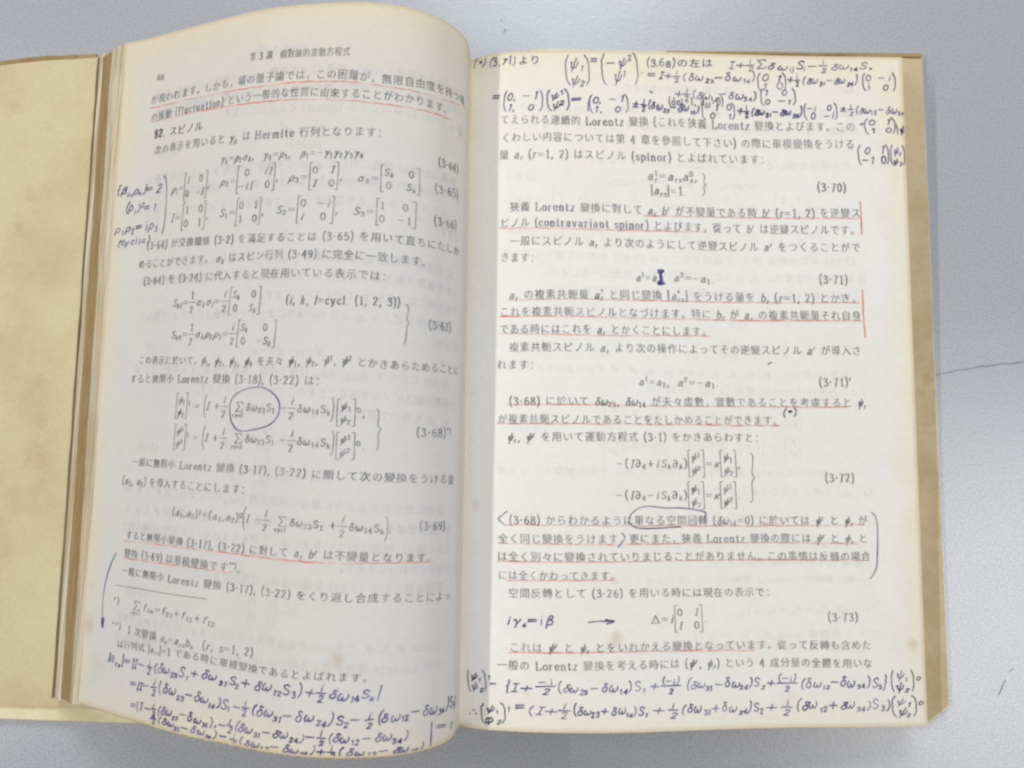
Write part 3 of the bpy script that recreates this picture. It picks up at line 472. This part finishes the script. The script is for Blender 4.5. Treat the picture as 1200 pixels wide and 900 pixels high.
# ---------------------------------------------------------------- lettering
# stroke alphabet, hundredths of an em, baseline 0; strokes: plain = curve, L = straight, s = serif (print only)
GLYPHS = {
'0':'25,68 10,52 8,34 10,16 25,0 40,16 42,34 40,52 25,68','1':'L25,0 25,68;13,58 19,61 25,68;s13,0 37,0','2':'9,54 14,64 26,68 38,61 39,50 30,34 8,3;L8,3 43,3',
'3':'9,58 22,68 36,62 37,50 21,37;21,37 40,29 40,11 24,0 8,9','4':'L34,0 34,68;L34,68 6,22;L6,22 46,22;s24,0 43,0','5':'L40,66 14,66;L14,66 11,38;11,38 24,44 40,34 40,13 24,0 8,8',
'6':'38,62 24,63 11,40 11,14 25,0 40,10 40,30 26,39 12,28','7':'L8,66 42,66;42,66 28,36 20,0','8':'25,36 12,46 14,62 25,68 36,62 38,46 25,36 9,24 10,6 25,0 40,6 41,24 25,36',
'9':'38,42 25,30 10,40 10,58 24,68 38,58 40,34 30,8 12,4','a':'12,38 24,45 35,40 36,26;36,26 35,6 45,1;36,27 18,26 8,16 10,4 20,0 36,10','b':'L10,70 10,2;10,4 24,0 40,14 38,36 24,45 10,33;s3,68 10,70',
'c':'38,37 24,45 9,32 9,12 22,0 39,8','d':'L38,70 38,2;38,8 22,0 8,12 9,34 24,45 38,36;s38,0 46,0;s30,68 38,70','e':'8,25 40,26;40,26 36,40 24,45 9,34 9,12 23,0 40,9',
'f':'36,64 28,70 19,62 18,46;L18,46 18,0;L6,44 32,44;s8,0 30,0','g':'36,40 22,45 10,34 20,20 34,26 36,38;14,20 14,8 36,4 36,-12 18,-18 6,-8 14,6','h':'L10,0 10,70;10,32 24,45 36,36 36,20;L36,20 36,0;s2,0 18,0;s28,0 44,0;s2,68 10,70',
'i':'L14,0 14,44;L14,60 14,64;s5,0 23,0;s6,43 14,44','j':'16,44 16,-8 4,-16;L16,60 16,64','k':'L10,0 10,70;L10,18 36,44;L20,27 40,0;s2,0 18,0;s30,0 46,0','l':'L14,0 14,70;s4,0 24,0;s6,68 14,70',
'm':'L10,0 10,44;10,32 24,45 34,36 34,0;34,32 48,45 58,36 58,0;s2,0 18,0;s27,0 42,0;s50,0 66,0;s3,43 10,44','n':'L10,0 10,44;10,32 25,45 37,36 37,16;L37,16 37,0;s2,0 18,0;s29,0 45,0;s3,43 10,44',
'o':'24,45 9,34 9,10 24,0 39,10 39,34 24,45','p':'L10,44 10,-20;10,34 24,45 39,34 39,10 24,0 10,8;s2,-20 18,-20;s3,43 10,44','r':'L10,0 10,44;10,28 18,41 34,43;s2,0 20,0;s3,43 10,44',
's':'34,38 22,45 10,38 14,28 32,18 34,8 22,0 8,7','t':'L16,58 16,10;16,10 20,0 32,4;L5,44 30,44','u':'L10,44 10,14;10,14 18,0 36,10;L36,44 36,0;s3,43 10,44;s29,43 36,44;s36,0 44,0',
'v':'L6,44 22,0;L22,0 38,44;s0,44 13,44;s31,44 44,44','y':'L6,44 22,2;38,44 20,-10 6,-18;s0,44 13,44;s31,44 44,44','z':'L8,44 36,44;L36,44 7,0;L7,0 38,0','H':'L12,0 12,68;L52,0 52,68;L12,36 52,36;s3,0 21,0;s3,68 21,68;s43,0 61,0;s43,68 61,68',
'I':'L20,0 20,68;L8,0 32,0;L8,68 32,68','L':'L14,0 14,68;L14,0 48,0;L48,0 50,14;s4,68 26,68;s4,0 14,0','S':'40,56 26,68 11,58 14,42 36,28 40,12 24,0 8,10','P':'L12,0 12,68;12,68 40,66 40,36 12,34',
'β':'8,-20 14,40 24,68 38,62 34,44 22,38 40,30 38,8 24,0 12,8','γ':'4,38 14,45 22,20 22,-8 16,-18;L42,45 22,4','δ':'38,60 26,68 18,58 34,36 36,12 22,0 8,12 12,32 28,40','κ':'L12,44 6,0;40,44 22,24 10,20;18,24 30,4 40,2',
'μ':'L12,45 4,-20;10,14 20,0 36,12;L40,45 34,8;34,8 38,0 46,4','ρ':'4,-20 12,28 26,45 40,34 36,10 22,0 10,12','σ':'50,43 26,44 9,28 10,8 24,0 38,12 36,34 26,44','φ':'24,44 8,32 12,8 26,2 44,14 42,36 30,44 26,30 20,-20',
'ψ':'6,40 13,42 13,18 26,3 42,20 46,44;L33,68 20,-20','ω':'14,44 5,26 9,4 19,2 27,18;27,24 32,2 44,6 54,26 50,44','Δ':'L6,0 34,68;L34,68 60,0;L60,0 6,0','Σ':'L56,56 54,68;L54,68 8,68;L8,68 34,34;L34,34 8,0;L8,0 55,0;L55,0 58,14',
'∂':'12,60 24,68 38,54 38,20 24,0 9,10 12,32 26,40 38,28','(':'24,78 12,54 12,14 24,-12','）':'','):':'',')':'8,78 20,54 20,14 8,-12','[':'L22,78 10,78;L10,78 10,-12;L10,-12 22,-12',']':'L8,78 20,78;L20,78 20,-12;L20,-12 8,-12',
'{':'24,78 15,70 15,44 8,34 15,24 15,-4 24,-12','}':'8,78 17,70 17,44 24,34 17,24 17,-4 8,-12','|':'L10,80 10,-14','=':'L6,42 54,42;L6,24 54,24','+':'L6,33 54,33;L30,57 30,9','−':'L6,33 52,33','∓':'L6,16 52,16;L6,44 52,44;L29,66 29,24',
'>':'L8,54 50,33;L50,33 8,12',',':'12,6 15,0 8,-12','.':'L10,2 14,2;L10,5 14,5','·':'L8,30 17,30;L8,34 17,34;L8,38 17,38','*':'L20,68 20,44;L10,62 30,50;L30,62 10,50',"'":'L14,70 10,52',';':'L12,40 14,40;12,6 15,0 8,-12','§':'34,60 24,68 12,60 16,48 34,36 36,24 22,16;20,50 10,38 14,28 32,16 30,2 20,-4 8,4',
'∴':'L8,6 12,6;L40,6 44,6;L24,40 28,40','/':'L6,-10 34,74','Z':'L8,66 40,66;L40,66 8,2;L8,2 42,2',
}
def catmull(P, n=5):
    if len(P) < 3: return P
    closed = math.dist(P[0], P[-1]) < 0.5e-2 * 100 and len(P) > 4 and P[0] == P[-1]
    Q = [P[-2]] + P + [P[1]] if closed else [tuple(2 * a - b for a, b in zip(P[0], P[1]))] + P + [tuple(2 * a - b for a, b in zip(P[-1], P[-2]))]
    out = []
    for i in range(1, len(Q) - 2):
        for q in range(n):
            t = q / n
            out.append(tuple(0.5 * (2 * b + (c - a) * t + (2 * a - 5 * b + 4 * c - d) * t * t + (3 * b - a - 3 * c + d) * t ** 3) for a, b, c, d in zip(Q[i - 1], Q[i], Q[i + 1], Q[i + 2])))
    return out + [P[-1]]
STROKES = {}
def strokes(ch):
    if ch not in STROKES:
        out = []
        for s in GLYPHS[ch].split(';'):
            if not s: continue
            kind = s[0] if s[0] in 'Ls' else 'c'
            pts = [tuple(float(q) / 100 for q in p.split(',')) for p in s.lstrip('Ls').split()]
            out.append((kind, catmull(pts, 4) if kind == 'c' else pts))
        STROKES[ch] = out, max(p[0] for k_, st in out for p in st) + 0.08
    return STROKES[ch]
# Japanese characters: outlines of the built-in font, horizontals thinned to a book face
KANA = {}
def kana(ch):
    if ch in KANA: return KANA[ch]
    cu = bpy.data.curves.new('glyph', 'FONT'); cu.body = ch; cu.resolution_u = 2
    o = bpy.data.objects.new('glyph', cu); COL.objects.link(o)
    dg = bpy.context.evaluated_depsgraph_get(); ev = o.evaluated_get(dg); me = ev.to_mesh()
    vs = [[v.co.x, v.co.y] for v in me.vertices]; fs = [list(p.vertices) for p in me.polygons]
    cnt = {}
    for p in fs:
        for a, b in zip(p, p[1:] + p[:1]): cnt[(a, b)] = cnt.get((a, b), 0) + 1
    nrm = [[0.0, 0.0] for _ in vs]
    for (a, b) in cnt:
        if (b, a) in cnt: continue
        dx, dy = vs[b][0] - vs[a][0], vs[b][1] - vs[a][1]; L = math.hypot(dx, dy)
        if L < 1e-6: continue
        for q in (a, b): nrm[q][0] += dy / L; nrm[q][1] -= dx / L
    for i, (nx, ny) in enumerate(nrm):
        L = math.hypot(nx, ny)
        if L > 1e-6: vs[i][0] += nx / L * 0.003; vs[i][1] -= ny / L * 0.012
    ev.to_mesh_clear(); bpy.data.objects.remove(o); bpy.data.curves.remove(cu)
    KANA[ch] = vs, fs
    return KANA[ch]
def close(s, i):                                                   # index of the brace closing the one at i
    d = 0
    for j in range(i, len(s)):
        d += (s[j] == '{') - (s[j] == '}')
        if d == 0: return j
    return len(s) - 1
def split(s, sep):
    out = ['']; d = 0
    for ch in s:
        d += (ch == '{') - (ch == '}')
        if ch == sep and d == 0: out.append('')
        else: out[-1] += ch
    return out
JIT = random.Random(3)
def layout(s, math_on, hand):
    """(marks, width); a mark is ('g', char, x, y, scale, italic) or ('k', points)"""
    out = []; x = 0.0; i = 0
    def put(marks, dx, dy, sc):
        for m in marks:
            if m[0] == 'g': out.append(('g', m[1], dx + m[2] * sc, dy + m[3] * sc, m[4] * sc, m[5]))
            else: out.append(('k', [(dx + a * sc, dy + b * sc) for a, b in m[1]]))
    while i < len(s):
        ch = s[i]
        if ch == '$': math_on = not math_on; i += 1; continue
        if ch in '_^' :
            sub, sup = (ch == '_'), (ch == '^'); wmax = 0
            if i + 1 < len(s) and s[i + 1] == '{': j = close(s, i + 1); body = s[i + 2:j]; i = j + 1
            else: body = s[i + 1]; i += 2
            m, w = layout(body, math_on, hand); sc = 0.56 if hand else 0.64; put(m, x, (-0.20 if hand else -0.15) if sub else 0.36, sc)
            if i < len(s) and s[i] in '_^' and (s[i] == '^') == sub:  # both at once
                up = s[i] == '^'
                if s[i + 1] == '{': j = close(s, i + 1); body = s[i + 2:j]; i = j + 1
                else: body = s[i + 1]; i += 2
                m, w2 = layout(body, math_on, hand); put(m, x, 0.34 if up else -0.16, sc); w = max(w, w2)
            x += w * sc + 0.03; continue
        if ch in 'FBP' and i + 1 < len(s) and s[i + 1] == '{':
            j = close(s, i + 1); body = s[i + 2:j]; i = j + 1
            if ch == 'F':
                a, b_ = [layout(q, True, hand) for q in split(body, ';')]; sc = 0.66 if hand else 0.92
                w = max(a[1], b_[1]) * sc + (0.16 if hand else 0.24); up, dn = (0.48, -0.30) if hand else (0.68, -0.66)
                put(a[0], x + (w - a[1] * sc) / 2, up, sc); put(b_[0], x + (w - b_[1] * sc) / 2, dn, sc)
                out.append(('k', [(x + 0.02, 0.34), (x + w - 0.02, 0.34)])); x += w + 0.08; continue
            rows = split(body, '/'); gap = 0.95 if hand else 1.2; H = 0.5 * gap * max(len(rows), 1.75) + (0.0 if hand else 0.02); yc = 0.34
            def delim(left, x0):
                sg = 1 if left else -1
                if ch == 'B' and not hand:
                    for P_ in ([(x0 + sg * 0.22, yc + H), (x0, yc + H)], [(x0, yc + H), (x0, yc - H)], [(x0, yc - H), (x0 + sg * 0.22, yc - H)]): out.append(('k', P_))
                else:
                    bow = 0.10 if ch == 'B' else 0.17
                    out.append(('k', catmull([(x0 + sg * bow, yc + H), (x0 + sg * 0.02, yc + H * 0.6), (x0, yc), (x0 + sg * 0.02, yc - H * 0.6), (x0 + sg * bow, yc - H)], 4)))
            x += 0.06; delim(True, x); x += 0.14
            if len(rows) == 1:
                m, w = layout(body, True, hand); put(m, x, 0, 1); x += w
            else:
                cells = [[layout(c_, True, hand) for c_ in split(r_, ';')] for r_ in rows]; nc = max(len(r_) for r_ in cells)
                ws = [max(r_[q][1] for r_ in cells if q < len(r_)) for q in range(nc)]
                for q in range(nc):
                    for ri, r_ in enumerate(cells):
                        m, w = r_[q]; put(m, x + (ws[q] - w) / 2, ((len(rows) - 1) / 2 - ri) * gap, 0.92)
                    x += ws[q] + ((0.4 if hand else 0.75) if q < nc - 1 else 0)
            x += 0.14; delim(False, x); x += 0.08; continue
        if ch == 'Z':                                              # sum over cyclic terms
            x += 0.26
            for kd, st in strokes('Σ')[0]: out.append(('k', [(x + a * 1.35, -0.08 + b * 1.25) for a, b in st] if len(st) > 2 else [(x + st[0][0] * 1.35, -0.08 + st[0][1] * 1.25), (x + st[1][0] * 1.35, -0.08 + st[1][1] * 1.25)]))
            m, w = layout('cycl.', False, hand); put(m, x + 0.42 - w * 0.27, -0.58, 0.54); x += 1.08; i += 1; continue
        if ch == ' ': x += 0.22 if hand else 0.40; i += 1; continue
        if ch == '　': x += 0.9; i += 1; continue
        if ch in GLYPHS:
            it = math_on and ch.isalpha() and ch not in 'ΔΣ'
            adv = strokes(ch)[1]
            if hand:
                out.append(('g', ch, x, 0.0, 1.0, it)); x += adv * 0.98 + JIT.uniform(-.06, .10) + (0.12 if ch in '=+−>∓' else 0.05 if ch in ')]' else 0.0)
            else:
                out.append(('g', ch, x + 0.03, 0.0, 1.0, it)); x += adv + 0.07 + (0.03 if ch in '=+−>∓' else 0.06 if ch in ',.·' else 0.0)
            i += 1; continue
        if ch in '、。，：': w = 0.95 if ch in '，。' else 0.6
        else: w = 1.0
        out.append(('g', ch, x + 0.03, 0.02, 0.93, False)); x += w; i += 1
    return out, x
def see_through(s, u, v):                                           # print of the far side, mirrored
    return (143.0 - u, v + 3.1) if s.mirror else (u, v)
class Sheet:                                                       # one lettering mesh on a page
    def __init__(s, pg, off): s.pg = pg; s.off = off; s.v = []; s.f = []; s.k = 0; s.mirror = False
    def ribbon(s, pts, wfun):
        s.k += 1; off = s.off + (s.k % 9) * 0.00003; base = len(s.v); n = len(pts)
        for i, p in enumerate(pts):
            a = pts[max(i - 1, 0)]; b = pts[min(i + 1, n - 1)]; dx, dy = b[0] - a[0], b[1] - a[1]; L = math.hypot(dx, dy) or 1
            w = wfun(dx / L, dy / L, i / max(n - 1, 1)) / 2
            ex = (-w * 0.7 if i == 0 else w * 0.7 if i == n - 1 else 0)
            for sg in (1, -1): s.v.append(on_page(s.pg, *see_through(s, p[0] - dy / L * w * sg + dx / L * ex, p[1] + dx / L * w * sg + dy / L * ex), off))
            if i: q = base + 2 * i; s.f.append([q - 2, q - 1, q + 1, q])
def centre_line(P):
    Q = catmull([tuple(p) for p in P], 24) if len(P) > 2 else [tuple(P[0]), tuple(P[1])]
    S = [0.0]
    for a, b in zip(Q, Q[1:]): S.append(S[-1] + math.dist(a, b))
    return Q, S
def along(Q, S, d):
    i = 0
    d = min(max(d, 0.0), S[-1])
    while i < len(S) - 2 and S[i + 1] < d: i += 1
    L = (S[i + 1] - S[i]) or 1; t = (d - S[i]) / L
    a, b = Q[i], Q[i + 1]; dx, dy = (b[0] - a[0]) / L, (b[1] - a[1]) / L
    return a[0] + (b[0] - a[0]) * t, a[1] + (b[1] - a[1]) * t, dx, dy
PENW = {'h': 0.31, 't': 0.30, 'T': 0.46, 'H': 0.5, 'B': 1.2, 'u': 0.36, 'v': 0.46, 'k': 0.24}
def write(sheet, style, size, P, text):
    hand = style in 'htTH'
    marks, W = layout(text, hand, hand)
    Q, S = centre_line(P); L = S[-1]; sx = L / W
    rnd = random.Random(text)
    drift = [rnd.uniform(-1, 1) for _ in range(40)]
    def place(x, y):
        ax, ay, dx, dy = along(Q, S, x * sx)
        h = (y - 0.35) * size
        return ax - dy * h, ay + dx * h
    for m in marks:
        if m[0] == 'k':
            pts = m[1]
            if hand: pts = [(a + rnd.uniform(-.02, .02), b + rnd.uniform(-.03, .03)) for a, b in pts]
            elif len(pts) == 2 and abs(pts[1][1] - pts[0][1]) < 0.01: pts = [pts[0], ((pts[0][0] + pts[1][0]) / 2, pts[0][1]), pts[1]]
            w = PENW[style] if hand else None
            sheet.ribbon([place(*p) for p in pts], (lambda dx, dy, t: w * (1.1 - 0.3 * t)) if hand else (lambda dx, dy, t: size * (0.05 + 0.022 * abs(dy))))
            continue
        _, ch, x, y, sc, it = m
        if ch in GLYPHS:
            st, adv = strokes(ch)
            ang = rnd.uniform(-.13, .13) if hand else rnd.uniform(-.01, .01); jx, jy = (rnd.uniform(-.03, .03), rnd.uniform(-.08, .07)) if hand else (0, rnd.uniform(-.012, .012))
            js = rnd.uniform(.80, 1.18) if hand else 1.0; slant = 0.16 if hand else 0.22 if it else 0.0
            press = rnd.uniform(.75, 1.25)
            for kd, pts in st:
                if kd == 's' and (hand or it): continue
                R_ = []
                for a, b in pts:
                    a2 = a + slant * b; b2 = b * js
                    a3 = a2 * math.cos(ang) - b2 * math.sin(ang); b3 = a2 * math.sin(ang) + b2 * math.cos(ang)
                    R_.append(place(x + (a3 + jx) * sc, y + (b3 + jy) * sc))
                if hand: sheet.ribbon(R_, lambda dx, dy, t: PENW[style] * press * (0.85 if sc < 0.8 else 1.0) * (1.08 - 0.25 * t))
                else:
                    e = size * max(sc, 0.72) * (1.5 if style == 'b' else 1.0)
                    sheet.ribbon(R_, lambda dx, dy, t: e * (0.044 + 0.068 * abs(dy)) if kd != 's' else e * 0.046)
        else:
            vs, fs = kana(ch); base = len(sheet.v); sheet.k += 1; off = sheet.off + (sheet.k % 9) * 0.00003
            jy = rnd.uniform(-.015, .015)
            for a, b in vs:
                if style == 'b': a = a * 1.02
                px, py = place(x + a * sc, y + (b + jy) * sc); sheet.v.append(on_page(sheet.pg, *see_through(sheet, px, py), off))
            sheet.f += [[base + q for q in p] for p in fs]
def freehand(sheet, style, P):
    rnd = random.Random(str(P))
    pts = catmull([tuple(p) for p in P], 10) if len(P) > 2 else [(P[0][0] + (P[1][0] - P[0][0]) * q / 8, P[0][1] + (P[1][1] - P[0][1]) * q / 8) for q in range(9)]
    if style in 'uv':
        pts = [(a, b + 0.16 * math.sin(i * 0.37 + a) * rnd.uniform(.3, 1)) if style == 'u' else (a + 0.06 * rnd.uniform(-1, 1), b) for i, (a, b) in enumerate(pts)]
    w = PENW[style]
    ph = rnd.uniform(0, 6)
    sheet.ribbon(pts, lambda dx, dy, t: w * (0.85 + 0.25 * math.sin(t * 9 + ph)) if style != 'k' else w * (0.6 + 0.5 * abs(dy)))
OFF = {'u': 0.0006, 'v': 0.0006, 'p': 0.0010, 'b': 0.0010, 'k': 0.0010, 'h': 0.0015, 't': 0.0015, 'T': 0.0015, 'H': 0.0015, 'B': 0.0015}
sheets = {}
MERGED = ('larrow', 'rarrow')
for pg, key, kind, style, size, P, text in ITEMS:
    mat = INK[style]
    kk = (pg, key) if key in MERGED else (pg, key, len(sheets))
    if kk not in sheets: sheets[kk] = (Sheet(pg, OFF[style]), kind, mat)
    if text: write(sheets[kk][0], style, size, P, text)
    else: freehand(sheets[kk][0], style, P)
for kk, (sh, kind, mat) in sheets.items(): obj(kind, sh.v, sh.f, mat, PAGE[kk[0]])

# the print on the back of each leaf shows faintly through the thin paper
for pg, far, tone in (('L', 'R', srgb(212,208.5,208.5)), ('R', 'L', srgb(231,228.5,224.5))):
    sh = Sheet(pg, 0.0004); sh.mirror = True
    for p_, key, kind, style, size, P, text in ITEMS:
        if p_ == far and style == 'p' and text: write(sh, style, size, P, text)
    k = NT('show_through_tone', 0.85, 0.1)
    o = obj('show_through_print', sh.v, [f_[::-1] for f_ in sh.f], k.color(tone), PAGE[pg]); o['kind'] = 'stuff'
